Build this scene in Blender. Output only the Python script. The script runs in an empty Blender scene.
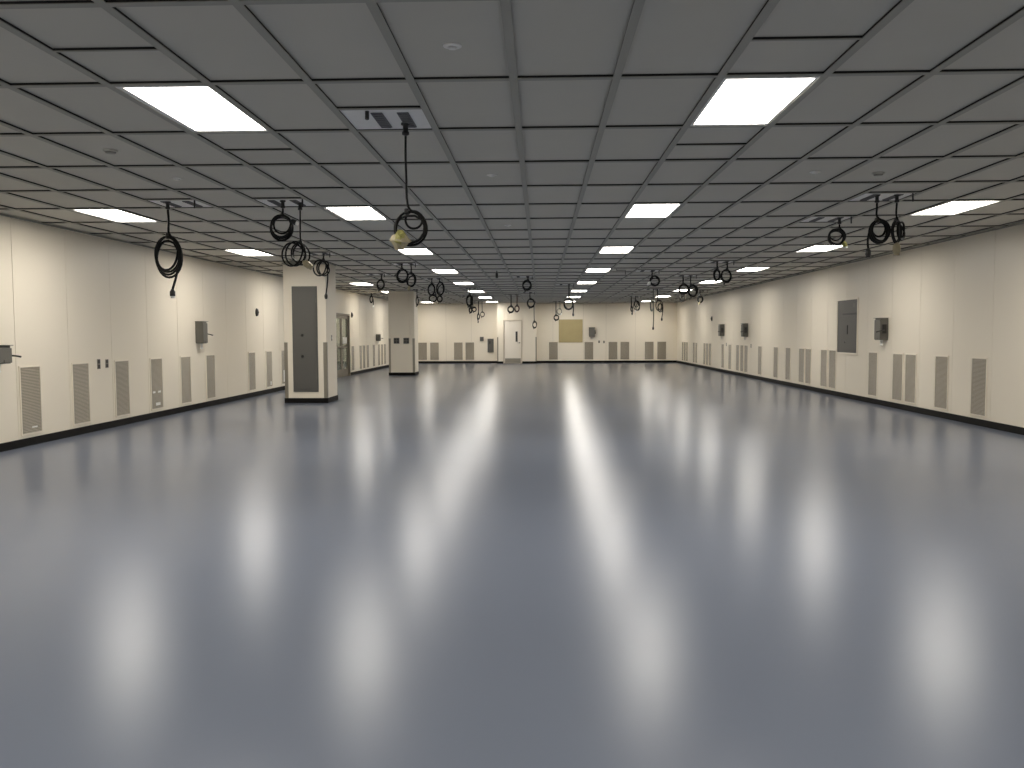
import bpy, bmesh, math, random
from mathutils import Vector, Matrix
random.seed(7)
scn = bpy.context.scene
col = scn.collection
PI = math.pi

# ------------------------------------------------------------------ room dimensions (metres, measured)
XL, XR = -6.66, 6.676          # side walls
YF, YB = -9.6, 41.66           # wall behind the camera, far wall
H = 2.946                      # ceiling height
GX, GY, GW, GD = -0.1557, 5.10, 0.6096, 1.2192   # ceiling grid: one bar at GX, one at GY, 2 ft x 4 ft cells

# ------------------------------------------------------------------ materials
def mat(name, rgb, rough=0.5, metal=0.0, noise=0.0, nscale=8.0, emit=0.0, spec=0.5, rvar=0.0, bump=0.0, bscale=200.0, coat=0.0):
    m = bpy.data.materials.new(name); m.use_nodes = True
    nt = m.node_tree; b = nt.nodes['Principled BSDF']
    b.inputs['Base Color'].default_value = (*rgb, 1)
    b.inputs['Roughness'].default_value = rough
    b.inputs['Metallic'].default_value = metal
    b.inputs['Specular IOR Level'].default_value = spec
    if coat: b.inputs['Coat Weight'].default_value = coat; b.inputs['Coat Roughness'].default_value = 0.1
    tc = nt.nodes.new('ShaderNodeTexCoord')
    if noise or rvar:
        n = nt.nodes.new('ShaderNodeTexNoise'); n.inputs['Scale'].default_value = nscale; n.inputs['Detail'].default_value = 5
        nt.links.new(tc.outputs['Object'], n.inputs['Vector'])
    if noise:
        mr = nt.nodes.new('ShaderNodeMapRange')
        mr.inputs['To Min'].default_value = 1 - noise; mr.inputs['To Max'].default_value = 1 + noise
        nt.links.new(n.outputs['Fac'], mr.inputs['Value'])
        mx = nt.nodes.new('ShaderNodeVectorMath'); mx.operation = 'SCALE'
        mx.inputs[0].default_value = rgb
        nt.links.new(mr.outputs['Result'], mx.inputs['Scale'])
        nt.links.new(mx.outputs['Vector'], b.inputs['Base Color'])
    if rvar:
        mr = nt.nodes.new('ShaderNodeMapRange')
        mr.inputs['To Min'].default_value = rough - rvar; mr.inputs['To Max'].default_value = rough + rvar
        nt.links.new(n.outputs['Fac'], mr.inputs['Value'])
        nt.links.new(mr.outputs['Result'], b.inputs['Roughness'])
    if bump:
        n2 = nt.nodes.new('ShaderNodeTexNoise'); n2.inputs['Scale'].default_value = bscale
        nt.links.new(tc.outputs['Object'], n2.inputs['Vector'])
        bp = nt.nodes.new('ShaderNodeBump'); bp.inputs['Strength'].default_value = bump; bp.inputs['Distance'].default_value = 0.002
        nt.links.new(n2.outputs['Fac'], bp.inputs['Height']); nt.links.new(bp.outputs['Normal'], b.inputs['Normal'])
    if emit:
        b.inputs['Emission Color'].default_value = (1.0, 0.945, 0.86, 1); b.inputs['Emission Strength'].default_value = emit
    return m

M = {}
M['wall'] = mat('cream_wall_panel', (0.78, 0.715, 0.595), 0.42, noise=0.015, nscale=1.2)
M['seam'] = mat('wall_seam_shadow_gap', (0.42, 0.37, 0.30), 0.7)
M['floor'] = mat('blue_grey_epoxy_floor', (0.180, 0.204, 0.260), 0.278, noise=0.03, nscale=1.4)
M['tile'] = mat('ceiling_tile', (0.55, 0.53, 0.465), 0.85, noise=0.03, nscale=2.5, bump=0.15)
M['bar'] = mat('ceiling_bar_metal', (0.33, 0.32, 0.275), 0.6, metal=0.0, noise=0.04)
M['gasket'] = mat('black_gasket', (0.028, 0.027, 0.025), 0.85, spec=0.2)
M['plenum'] = mat('plenum_dark', (0.02, 0.02, 0.02), 0.9)
M['diffuser'] = mat('lit_acrylic_diffuser', (0.9, 0.9, 0.88), 0.4, emit=28.5)
M['fixture'] = mat('white_enamelled_fixture', (0.75, 0.75, 0.73), 0.4)
M['black'] = mat('black_vinyl_base', (0.006, 0.0055, 0.005), 0.6, noise=0.1, spec=0.12)
M['cable'] = mat('black_rubber_cable', (0.008, 0.008, 0.0075), 0.6, spec=0.2)
M['redcable'] = mat('dark_red_cable', (0.06, 0.014, 0.012), 0.5)
M['greycable'] = mat('grey_green_cable', (0.10, 0.11, 0.09), 0.5)
M['grille_back'] = mat('grille_dark_backing', (0.17, 0.145, 0.11), 0.8)
M['slat'] = mat('grille_taupe_slat', (0.36, 0.32, 0.255), 0.5, noise=0.06, nscale=20)
M['frame'] = mat('cream_enamel_frame', (0.80, 0.73, 0.61), 0.4)
M['greybox'] = mat('grey_enamel_box', (0.12, 0.115, 0.098), 0.5, noise=0.05)
M['darkpanel'] = mat('dark_grey_enamel_panel', (0.088, 0.085, 0.076), 0.5, noise=0.05, nscale=3)
M['dark'] = mat('dark_plastic', (0.025, 0.024, 0.022), 0.45)
M['steel'] = mat('brushed_stainless_steel', (0.30, 0.275, 0.225), 0.42, metal=0.8, noise=0.06, nscale=30)
M['galv'] = mat('galvanised_sheet', (0.80, 0.79, 0.76), 0.5, metal=0.0, noise=0.05, nscale=12)
M['slot'] = mat('dark_louvred_cover', (0.12, 0.12, 0.125), 0.55, noise=0.15, nscale=60)
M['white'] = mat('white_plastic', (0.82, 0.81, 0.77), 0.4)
M['yellow'] = mat('yellow_rubber_plug', (0.30, 0.285, 0.085), 0.6, noise=0.15, nscale=25)
M['tanplug'] = mat('tan_plastic_wrap', (0.38, 0.33, 0.21), 0.5, noise=0.25, nscale=25)
M['board'] = mat('tan_plywood', (0.38, 0.31, 0.15), 0.6, noise=0.10, nscale=3)
M['doorwhite'] = mat('cream_door_paint', (0.80, 0.74, 0.64), 0.4)
M['frame2'] = mat('door_frame_paint', (0.58, 0.51, 0.41), 0.45)
M['bronze'] = mat('bronze_aluminium', (0.20, 0.175, 0.135), 0.4, metal=0.3)
g = mat('tinted_door_glass', (0.55, 0.58, 0.52), 0.05); g.node_tree.nodes['Principled BSDF'].inputs['Transmission Weight'].default_value = 0.85
M['glass'] = g
M['lobby'] = mat('grey_green_vestibule_wall', (0.42, 0.44, 0.36), 0.6)

# sealed floor: matt pigment under a thin satin film
nt = M['floor'].node_tree; pb = nt.nodes['Principled BSDF']
df = nt.nodes.new('ShaderNodeBsdfDiffuse'); gl_ = nt.nodes.new('ShaderNodeBsdfGlossy'); gl_.distribution = 'BECKMANN'
src = pb.inputs['Base Color'].links[0].from_socket; nt.links.new(src, df.inputs['Color'])
gl_.inputs['Roughness'].default_value = 0.278
fr = nt.nodes.new('ShaderNodeFresnel'); fr.inputs['IOR'].default_value = 1.45
mu = nt.nodes.new('ShaderNodeMath'); mu.operation = 'MULTIPLY'; mu.inputs[1].default_value = 0.54
nt.links.new(fr.outputs['Fac'], mu.inputs[0])
mx_ = nt.nodes.new('ShaderNodeMixShader'); nt.links.new(mu.outputs[0], mx_.inputs['Fac'])
nt.links.new(df.outputs[0], mx_.inputs[1]); nt.links.new(gl_.outputs[0], mx_.inputs[2])
g2 = nt.nodes.new('ShaderNodeBsdfGlossy'); g2.distribution = 'BECKMANN'; g2.inputs['Roughness'].default_value = 0.20
f2 = nt.nodes.new('ShaderNodeFresnel'); f2.inputs['IOR'].default_value = 1.06
m2 = nt.nodes.new('ShaderNodeMath'); m2.operation = 'MULTIPLY'; m2.inputs[1].default_value = 0.85
nt.links.new(f2.outputs['Fac'], m2.inputs[0])
mx2 = nt.nodes.new('ShaderNodeMixShader'); nt.links.new(m2.outputs[0], mx2.inputs['Fac'])
nt.links.new(mx_.outputs[0], mx2.inputs[1]); nt.links.new(g2.outputs[0], mx2.inputs[2])
nt.links.new(mx2.outputs[0], nt.nodes['Material Output'].inputs['Surface']); nt.nodes.remove(pb)

# ------------------------------------------------------------------ mesh helpers
class MB:
    """collects boxes, tubes and lathes, then links them as one mesh object"""
    def __init__(s): s.bm = bmesh.new(); s.mi = 0
    def box(s, x0, y0, z0, x1, y1, z1, bev=0.0):
        if x0 > x1: x0, x1 = x1, x0
        if y0 > y1: y0, y1 = y1, y0
        if z0 > z1: z0, z1 = z1, z0
        vs = [s.bm.verts.new(p) for p in ((x0,y0,z0),(x1,y0,z0),(x1,y1,z0),(x0,y1,z0),(x0,y0,z1),(x1,y0,z1),(x1,y1,z1),(x0,y1,z1))]
        fs = [s.bm.faces.new([vs[i] for i in q]) for q in ((0,3,2,1),(4,5,6,7),(0,1,5,4),(1,2,6,5),(2,3,7,6),(3,0,4,7))]
        for f in fs: f.material_index = s.mi
        if bev:
            es = list({e for f in fs for e in f.edges})
            bmesh.ops.bevel(s.bm, geom=es, offset=bev, segments=2, affect='EDGES', profile=0.5)
        return s
    def tube(s, pts, r, n=8, closed=False):
        pts = [Vector(p) for p in pts]
        rings = []
        N = len(pts); ref = Vector((0.13, 0.97, 0.21)).normalized()
        for i, p in enumerate(pts):
            a = pts[i-1] if i else pts[0]; b = pts[i+1] if i < N-1 else pts[-1]
            t = (b - a)
            t = t.normalized() if t.length > 1e-9 else Vector((0,0,-1))
            ref = (ref - t*ref.dot(t))
            if ref.length < 1e-4: ref = Vector((1,0,0)) - t*t.x
            ref.normalize(); bi = t.cross(ref)
            rr = r[i] if isinstance(r, (list, tuple)) else r
            rings.append([s.bm.verts.new(p + (ref*math.cos(2*PI*k/n) + bi*math.sin(2*PI*k/n))*rr) for k in range(n)])
        for i in range(N-1):
            for k in range(n):
                f = s.bm.faces.new((rings[i][k], rings[i][(k+1)%n], rings[i+1][(k+1)%n], rings[i+1][k])); f.smooth = True; f.material_index = s.mi
        for rg in (rings[0][::-1], rings[-1]):
            f = s.bm.faces.new(rg); f.material_index = s.mi
        return s
    def lathe(s, prof, o=(0,0,0), axis='Z', n=20):
        o = Vector(o); rings = []
        for r, h in prof:
            rg = []
            for k in range(n):
                a = 2*PI*k/n; c, d = math.cos(a)*r, math.sin(a)*r
                v = {'Z': (c, d, h), 'X': (h, c, d), 'Y': (d, h, c)}[axis]
                rg.append(s.bm.verts.new(o + Vector(v)))
            rings.append(rg)
        for i in range(len(rings)-1):
            for k in range(n):
                f = s.bm.faces.new((rings[i][k], rings[i][(k+1)%n], rings[i+1][(k+1)%n], rings[i+1][k])); f.smooth = True; f.material_index = s.mi
        for rg in (rings[0][::-1], rings[-1]):
            f = s.bm.faces.new(rg); f.material_index = s.mi
        return s
    def build(s, name, m, parent=None, mats=None):
        bmesh.ops.recalc_face_normals(s.bm, faces=s.bm.faces)
        me = bpy.data.meshes.new(name); s.bm.to_mesh(me); s.bm.free()
        for mm in (mats or [m]): me.materials.append(mm)
        o = bpy.data.objects.new(name, me); col.objects.link(o)
        if parent: o.parent = parent
        return o

def box(*a, bev=0.0): return MB().box(*a, bev=bev)

def thing(name, label, cat, loc, rz=0.0, group=None):
    o = bpy.data.objects.new(name, None); col.objects.link(o)
    o.empty_display_size = 0.1
    o.location = loc; o.rotation_euler = (0, 0, rz)
    o['label'] = label; o['category'] = cat; o['kind'] = 'thing'
    if group: o['group'] = group
    return o

def struct(o): o['kind'] = 'structure'; return o

def dup(root, loc, rz, label, group=None):
    r = root.copy(); col.objects.link(r); r.location = loc; r.rotation_euler = (0, 0, rz); r['label'] = label
    if group: r['group'] = group
    for ch in list(root.children):
        c = ch.copy(); col.objects.link(c); c.parent = r
        for gch in list(ch.children):
            d = gch.copy(); col.objects.link(d); d.parent = c
    return r

# ------------------------------------------------------------------ floor, walls
struct(box(XL-0.2, YF-0.2, -0.1, XR+0.2, YB+0.2, 0).build('floor', M['floor']))

def panel_wall(name, axis, pos, out, a0, a1, seams, z0=0.0, z1=H, holes=(), th=0.10):
    """wall of butted panels; 8 mm shadow gaps at the seams. axis X: wall plane x=pos, out = direction away from the room"""
    m = MB()
    seams = [a0] + [s for s in seams if a0 < s < a1] + [a1]
    gap = 0.004; rec = 0.006
    def put(u0, u1, zz0, zz1, d0, d1):
        if axis == 'X': m.box(pos + out*d0, u0, zz0, pos + out*d1, u1, zz1)
        else: m.box(u0, pos + out*d0, zz0, u1, pos + out*d1, zz1)
    def cut(u0, u1, d0, d1):
        segs = [(u0, u1, z0, z1)]
        for hu0, hu1, hz1 in holes:
            ns = []
            for s0, s1, q0, q1 in segs:
                if hu1 <= s0 or hu0 >= s1: ns.append((s0, s1, q0, q1)); continue
                if hu0 > s0: ns.append((s0, hu0, q0, q1))
                if hu1 < s1: ns.append((hu1, s1, q0, q1))
                ns.append((max(s0, hu0), min(s1, hu1), max(hz1, q0), q1))
            segs = ns
        for s0, s1, q0, q1 in segs: put(s0, s1, q0, q1, d0, d1)
    m.mi = 0
    for i in range(len(seams)-1):
        cut(seams[i] + (gap if i else 0), seams[i+1] - (gap if i < len(seams)-2 else 0), 0, rec)
    m.mi = 1
    for s_ in seams[1:-1]:
        cut(s_-gap*1.5, s_+gap*1.5, rec-0.001, rec+0.004)
    m.mi = 0
    cut(a0, a1, rec, th)
    return struct(m.build(name, None, mats=[M['wall'], M['seam']]))

seamL = [10.52 + 1.2065*i for i in range(-16, 26)]
seamR = [12.74 + 1.2*i for i in range(-18, 24)]
DL0, DL1 = 27.25, 29.30         # double door in the left wall
panel_wall('wall_left', 'X', XL, -1, YF, YB, seamL, holes=[(DL0, DL1, 2.14)])
panel_wall('wall_right', 'X', XR, 1, YF, YB, seamR)
panel_wall('wall_back', 'Y', YB, 1, XL-0.1, XR+0.1, [-4.65, -3.4, 0.62, 2.12, 3.22, 4.65])
panel_wall('wall_front', 'Y', YF, -1, XL-0.1, XR+0.1, [i*1.2 for i in range(-5, 6)])
# the shallow bay that holds the far door
BX0, BX1, BY = -2.09, -0.18, 40.95
DX0, DX1 = -1.75, -0.93
m = MB()
m.box(BX0, BY, 0, DX0, YB-0.001, H).box(DX1, BY, 0, BX1, YB-0.001, H).box(DX0, BY, 2.06, DX1, YB-0.001, H).box(DX0, BY+0.2, 0, DX1, YB-0.001, 2.06)
struct(m.build('wall_bay', M['wall']))

def baseboard(name, boxes):
    m = MB()
    for b in boxes: m.box(*b, bev=0.003)
    return struct(m.build(name, M['black']))
bb, bh = 0.012, 0.105
baseboard('baseboard_left', [(XL, YF, 0, XL+bb, DL0-0.06, bh), (XL, DL1+0.06, 0, XL+bb, YB, bh)])
baseboard('baseboard_right', [(XR-bb, YF, 0, XR, YB, bh)])
baseboard('baseboard_back', [(XL+bb, YB-bb, 0, BX0, YB, bh), (BX1, YB-bb, 0, XR-bb, YB, bh)])
baseboard('baseboard_bay', [(BX0-bb, BY-bb, 0, DX0-0.05, BY, bh), (DX1+0.05, BY-bb, 0, BX1+bb, BY, bh), (BX0-bb, BY, 0, BX0, YB-bb, bh), (BX1, BY, 0, BX1+bb, YB-bb, bh)])
baseboard('baseboard_front', [(XL+bb, YF, 0, XR-bb, YF+bb, bh)])
def guard(m, x, y, sx, z0, z1, w=0.055, t=0.003):
    """stainless L-shaped corner guard on the corner (x, y); sx: +1 when the body lies towards +x"""
    m.box(x - sx*t, y - t, z0, x + sx*w, y, z1); m.box(x - sx*t, y - t, z0, x, y + w, z1)
    return m
struct(guard(MB(), BX0, BY, 1, bh, 1.28).build('trim_1', M['steel']))
struct(guard(MB(), BX1, BY, -1, bh, 1.28).build('trim_2', M['steel']))
# wall angle under the ceiling
m = MB()
m.box(XL, YF, H-0.03, XL+0.03, YB, H-0.012).box(XR-0.03, YF, H-0.03, XR, YB, H-0.012).box(XL+0.03, YB-0.03, H-0.03, BX0-0.001, YB, H-0.012).box(BX1+0.001, YB-0.03, H-0.03, XR-0.03, YB, H-0.012)
struct(m.build('trim_3', M['bar']))

# ------------------------------------------------------------------ ceiling: tiles, bars, lights, power panels
def gx(i): return GX + GW*i
def gy(k): return GY + GD*k
lights = []      # (column index, row index)
for k in range(-8, 29, 4):
    for c in (-9, -4, 2, 8): lights.append((c, k))
PANELS = {
    (-7, 3.5): 'pale metal ceiling power panel above the leftmost coil',
    (-5, 3.5): 'pale metal ceiling power panel above the nearer pillar, feeding two coils',
    (-7, 8.5): 'pale metal ceiling power panel just before the nearer pillar top',
    (-2, 0.5): 'pale metal ceiling power panel nearest the viewer, feeding the long centre cord',
    (-5, 10.5): 'metal ceiling power panel feeding the coil pair above the farther pillar',
    (-7, 13): 'metal ceiling power panel feeding the small coil left of the farther pillar',
    (-10, 21): 'metal ceiling power panel farthest left, near the glazed double door wall',
    (-7, 19): 'metal ceiling power panel feeding the thin bundle at the farther pillar edge',
    (-5, 14.5): 'metal ceiling power panel feeding the upper coil pair right of the farther pillar',
    (-6, 20.5): 'metal ceiling power panel feeding the lower coil pair right of the farther pillar',
    (-4, 18.5): 'metal ceiling power panel feeding the tall coil left of the far door',
    (-5, 23): 'metal ceiling power panel feeding two low loops left of the far door',
    (-5, 27.5): 'metal ceiling power panel near the far wall above the small grey box',
    (-2, 22.5): 'metal ceiling power panel feeding the black and reddish coils above the far door',
    (-1, 14): 'metal ceiling power panel mid ceiling, feeding the nearest middle coil',
    (-1, 21): 'metal ceiling power panel feeding the open coil right of the far door',
    (-1, 28): 'metal ceiling power panel at the far wall, feeding the lowest thin loop',
    (1, 17): 'metal ceiling power panel feeding the tailed coil above the plywood board',
    (1, 28): 'metal ceiling power panel near the far wall by the plywood board',
    (4, 12.5): 'metal ceiling power panel feeding the coil with a white plug, far right',
    (6, 19.5): 'metal ceiling power panel feeding two tailed cords before the far wall',
    (6, 24): 'metal ceiling power panel on the far right half, nearest the far wall',
    (6, 14): 'metal ceiling power panel feeding the coil pair near the far right corner',
    (8, 21.5): 'metal ceiling power panel feeding the small low coil near the right corner',
    (9, 20.5): 'metal ceiling power panel closest to the far end of the right wall',
    (6, 10.5): 'metal ceiling power panel feeding the pair beside the right row of lights',
    (6, 5): 'pale metal ceiling power panel feeding the coil with the yellowish plug',
    (6, 3.5): 'pale metal ceiling power panel nearest on the right, feeding two large coils',}
opened = {}
for c, k in lights: opened[(c, k)] = 'light'
for c, k2 in PANELS:
    assert opened.get((c, math.floor(k2))) != 'light'
    opened.setdefault((c, math.floor(k2)), []).append(k2)
halves = {(-4, -1), (2, -1), (-4, 1), (2, 1)}
tiles = MB(); bars = MB()
ZT = H - 0.002; ZB = H - 0.019; BWH = 0.024
bars.mi = 0
pillars = [(-5.35, 17.52, -4.46, 18.40), (-5.275, 29.30, -4.375, 30.19)]
for i in range(-11, 13):
    x0, x1 = max(gx(i), XL), min(gx(i+1), XR)
    if x1 <= x0: continue
    for k in range(-13, 31):
        y0, y1 = max(gy(k), YF), min(gy(k+1), YB)
        if y1 <= y0: continue
        o = opened.get((i, k))
        if o == 'light': continue
        if o:
            for q in (k, k+0.5):
                if q not in o: tiles.box(x0, gy(q), ZT, x1, gy(q+0.5), ZT+0.02)
        else:
            tiles.box(x0+0.0005, y0+0.0005, ZT, x1-0.0005, y1-0.0005, ZT+0.02)
def bar(x0, y0, x1, y1, w=BWH):
    # flange below, black gasket web above it
    if abs(x1-x0) < abs(y1-y0):
        bars.mi = 0; bars.box(x0-w, y0, ZB, x0+w, y1, ZB+0.004)
        bars.mi = 1; bars.box(x0-w+0.002, y0, ZB+0.004, x0+w-0.002, y1, ZT)
    else:
        bars.mi = 0; bars.box(x0, y0-w, ZB+0.0004, x1, y0+w, ZB+0.0044)
        bars.mi = 1; bars.box(x0, y0-w+0.002, ZB+0.0044, x1, y0+w-0.002, ZT)
for i in range(-10, 12): bar(gx(i), YF, gx(i), YB)
for k in range(-12, 30):
    if YF < gy(k) < YB: bar(XL, gy(k), XR, gy(k))
for c, k2 in list(PANELS):
    f = k2 if k2 != math.floor(k2) else k2+0.5
    bar(gx(c)+BWH, gy(f), gx(c+1)-BWH, gy(f), 0.018)
for c, k in halves: bar(gx(c)+BWH, gy(k+0.5), gx(c+1)-BWH, gy(k+0.5), 0.009)
ceil = struct(tiles.build('ceiling', M['tile']))
struct(box(XL-0.1, YF-0.1, H+0.15, XR+0.1, YB+0.1, H+0.2).build('ceiling_deck', M['plenum']))
gb = bars.build('grid_bars', None, parent=ceil, mats=[M['bar'], M['gasket']]); gb['label'] = 'dark grey bars with black edges between the tiles'

ORD = ['first', 'second', 'third', 'fourth', 'fifth', 'sixth', 'seventh', 'eighth', 'ninth', 'tenth', 'eleventh', 'twelfth', 'thirteenth', 'fourteenth', 'fifteenth', 'sixteenth', 'seventeenth', 'eighteenth', 'nineteenth', 'twentieth', 'twenty-first', 'twenty-second', 'twenty-third', 'twenty-fourth', 'twenty-fifth']
# recessed troffer
w2, d2 = GW/2 - BWH + 0.02, GD/2 - BWH
lp = thing('ceiling_light', '', 'ceiling light', (0, 0, 0), 0, 'rectangular recessed ceiling lights in four rows')
m = MB(); f = 0.040
m.box(-w2, -d2, 0, -w2+f, d2, 0.07).box(w2-f, -d2, 0, w2, d2, 0.07).box(-w2+f, -d2, 0, w2-f, -d2+f, 0.07).box(-w2+f, d2-f, 0, w2-f, d2, 0.07).box(-w2, -d2, 0.07, w2, d2, 0.08)
m.build('frame', M['fixture'], lp)
dfo = box(-w2+f, -d2+f, 0.014, w2-f, d2-f, 0.020).build('diffuser', None, lp, mats=[M['fixture'], M['diffuser']])
for p in dfo.data.polygons:
    if p.normal.z < -0.5: p.material_index = 1      # the light leaves through the underside
rowname = {-9: 'row nearest the left wall', -4: 'row left of the room centre', 2: 'row right of the room centre', 8: 'row nearest the right wall'}
first = True
for c in (-9, -4, 2, 8):
    n = 0
    for k in range(-8, 29, 4):
        x, y = gx(c+0.5), gy(k+0.5)
        x += 0.016 if c < 0 else 0.003
        vis = (c in (-4, 2) and k >= 0) or k >= 4
        if vis:
            n += 1
            if n == 1: lab = 'glowing rectangular ceiling light, nearest to the viewer in the ' + rowname[c]
            elif k == 28: lab = 'glowing rectangular ceiling light, last before far wall in the ' + rowname[c]
            else: lab = 'glowing rectangular ceiling light, %s from viewer in the %s' % (ORD[n-1], rowname[c])
        else: lab = 'glowing rectangular ceiling light %s, in the %s' % ('just above the picture' if k == 0 else 'directly overhead' if k == -4 else 'behind the viewer', rowname[c])
        z = ZB + 0.004
        if first: lp.location = (x, y, z); lp['label'] = lab; first = False
        else: dup(lp, (x, y, z), 0, lab)

# ceiling power panels: galvanised half tile, two louvred slot covers, hanger stubs
def power_panel(c, k2, label, drops):
    x, y = gx(c+0.5), gy(k2+0.25)
    t = thing('ceiling_power_panel', label, 'power panel', (x, y, ZT-0.007), 0, 'metal power panels let into the ceiling')
    wx, wy = GW/2-BWH, GD/4-0.021
    box(-wx, -wy, 0.0, wx, wy, 0.006, bev=0.002).build('plate', M['galv'], t)
    for sx in ((-0.045, 0.135) if k2 == 0.5 else (-0.12, 0.13)):
        m = MB(); m.box(sx-0.04, -wy+0.10, -0.008, sx+0.04, wy-0.07, 0.0, bev=0.002)
        for q in range(8):
            yy = -wy+0.12 + q*(2*wy-0.21)/7
            m.box(sx-0.033, yy-0.006, -0.013, sx+0.033, yy+0.006, -0.008)
        m.build('slot_cover', M['slot'], t)
    for dx, dy in drops:
        g_ = 1.0 if k2 < 8 else 0.5
        m = MB(); m.lathe([(0.032, -0.001), (0.032, -0.014*g_), (0.019, -0.02*g_), (0.019, -0.062*g_), (0.026, -0.064*g_), (0.026, -0.082*g_), (0.014, -0.088*g_)], (dx-x, dy-y, 0), n=14)
        m.build('cord_grip', M['dark'], t)
    m = MB(); hx = -0.10 if k2 == 0.5 else 0.25 if not any(abs(dx-x-0.25) < 0.06 for dx, dy in drops) else -0.24; hr = 0.014 if k2 == 0.5 else 0.009; hz = 0.055 if k2 == 0.5 else 0.09
    m.tube([(hx, -wy+0.06, 0), (hx, -wy+0.06, -0.03), (hx, -wy+0.055, -hz)], hr, 10).build('hook', M['dark'], t)
    return t

# ------------------------------------------------------------------ hanging cords
def cord(d):
    """d: label, mount (x,y), centre z, ring half width/depth/height, turns, cable radius, tail end, plug"""
    t = thing('hanging_power_cord', d['label'], 'power cord', (d['mx'], d['my'], H-0.100 if d['panel'][1] < 8 else H-0.056), 0, d.get('group'))
    O = Vector(t.location)
    rnd = random.Random(d['seed'])
    cx, cy, cz = d['cx'], d['my'], d['cz']
    A, D, R = d['rx'], d['dy'], d['rz']
    r = d['r']
    ph = math.acos(max(-0.75, min(0.75, (d['mx']-cx)/max(A, 1e-4)))) if A > 0.4*R else PI/2
    top = Vector((cx + A*math.cos(ph), cy + D*math.cos(ph), cz + R*math.sin(ph)))
    sway = d.get('kink', 0.0)
    pts = [Vector((d['mx'], d['my'], O.z - 0.012*q)) for q in range(4)]
    n = 7
    for i in range(1, n):
        u = i/n
        p = Vector((d['mx'], d['my'], O.z - 0.036)).lerp(Vector((d['mx'] + (top.x-d['mx'])*0.7, d['my'], top.z + 0.03)), u)
        p.x += 0.004*math.sin(3*u + d['seed']); pts.append(p)
    turns = d['turns']; N = 26
    ps0, pdx, pdz = 1.0, 0.0, 0.0
    for q in range(turns):
        s0, dx0, dz0, dd = 1 - 0.13*rnd.random(), 0.05*(rnd.random()-0.5)*A*2, 0.0, (rnd.random()-0.5)*0.035
        ex = d.get('loops', {}).get(q)
        if ex: s0 = ex[0]
        if q == turns-1 and d.get('single'): s0 = 0.72
        if ex: dx0, dz0 = ex[2]*A if abs(A) > 0.4*R else ex[2]*max(A, 0.3*R), ex[1]*R
        else: dz0 = R*(1-s0)*(-1 if q % 2 else 1)
        for i in range(N):
            a = ph - 2*PI*i/N
            bl = min(1.0, i/(0.3*N)); bl = bl*bl*(3-2*bl)
            s1 = ps0 + (s0-ps0)*bl; ox = pdx + (dx0-pdx)*bl; oz = pdz + (dz0-pdz)*bl
            X = cx + ox + A*s1*math.cos(a); Z = cz + oz + R*s1*math.sin(a)
            Y = cy + D*s1*math.cos(a) + dd + 0.010*(q - turns/2)
            pts.append(Vector((X, Y, Z)))
        ps0, pdx, pdz = s0, dx0, dz0
    if d.get('tail'):
        tx, tz = d['tail']
        s = pts[-1]
        side = 1 if tx > cx else -1
        edge = Vector((cx + side*A*0.93, cy + side*D*0.9, cz + 0.25*R))
        pts.append(Vector((cx + side*A*0.6, cy + side*D*0.6, cz + R*0.82)))
        pts.append(edge)
        e = Vector((tx, cy + side*D*0.5, tz))
        for u in (0.25, 0.5, 0.75, 1.0): 
            p = edge.lerp(e, u); p.x += side*0.02*math.sin(PI*u); pts.append(p)
        end = e; dirv = Vector((0, 0, -1))
    else:
        # cord end tied to the bundle, plug on its rim
        a = d.get('pa', -1.9)
        end = Vector((cx + A*0.97*math.cos(a), cy + D*math.cos(a) - 0.03, cz + R*0.97*math.sin(a)))
        for i in range(1, 9):
            aa = PI/2 + (a - PI/2)*i/8
            pts.append(Vector((cx + A*0.97*math.cos(aa), cy + D*math.cos(aa) - 0.03, cz + R*0.97*math.sin(aa))))
        dirv = Vector((-0.3, 0, -1)).normalized() if d.get('pdir') is None else Vector(d['pdir']).normalized()
    # smooth once
    sm = []
    for i in range(len(pts)-1):
        sm.append(pts[i]); 
    sm.append(pts[-1])
    for _ in range(2):
        sm = [sm[0]] + [sm[i]*0.5 + (sm[i-1]+sm[i+1])*0.25 for i in range(1, len(sm)-1)] + [sm[-1]]
    mb = MB(); mb.tube([p - O for p in sm], r, 7)
    c = mb.build('cable', M[d.get('cmat', 'cable')], t)
    # tie wrap where the bundle meets the drop
    mb = MB(); b = top - O
    mb.lathe([(r*2.4, -r*1.6), (r*2.7, -r), (r*2.7, r), (r*2.4, r*1.6)], b, axis='X', n=10)
    mb.build('tie_wrap', M['dark'], t)
    k = d.get('plug', 'black')
    if k:
        s = d.get('ps', 0.62 if (not d.get('tail') and k == 'black') else 1.0)
        base = end - O; mb = MB(); L = 0.095*s; q = 0.030*s
        rr = [r*1.05, q*0.7, q, q, q*0.85]; hh = [-0.01, 0.008*s, 0.02*s, L*0.72, L*0.75]
        mb.tube([base + dirv*h for h in hh], rr, 12)
        body = mb.build('plug', M[{'black': 'dark', 'yellow': 'yellow', 'white': 'white', 'tan': 'tanplug', 'silver': 'dark'}[k]], t)
        mb = MB(); mb.tube([base + dirv*h for h in (L*0.75, L*0.78, L*1.0)], [q*0.85, q*0.78, q*0.78], 12)
        face = mb.build('plug_face', M['white' if k in ('silver', 'yellow', 'white') else 'dark' if k == 'black' else 'tanplug'], body)
        if k in ('silver', 'yellow'): face['label'] = 'pale plastic end of the plug'
    return t, c

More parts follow.
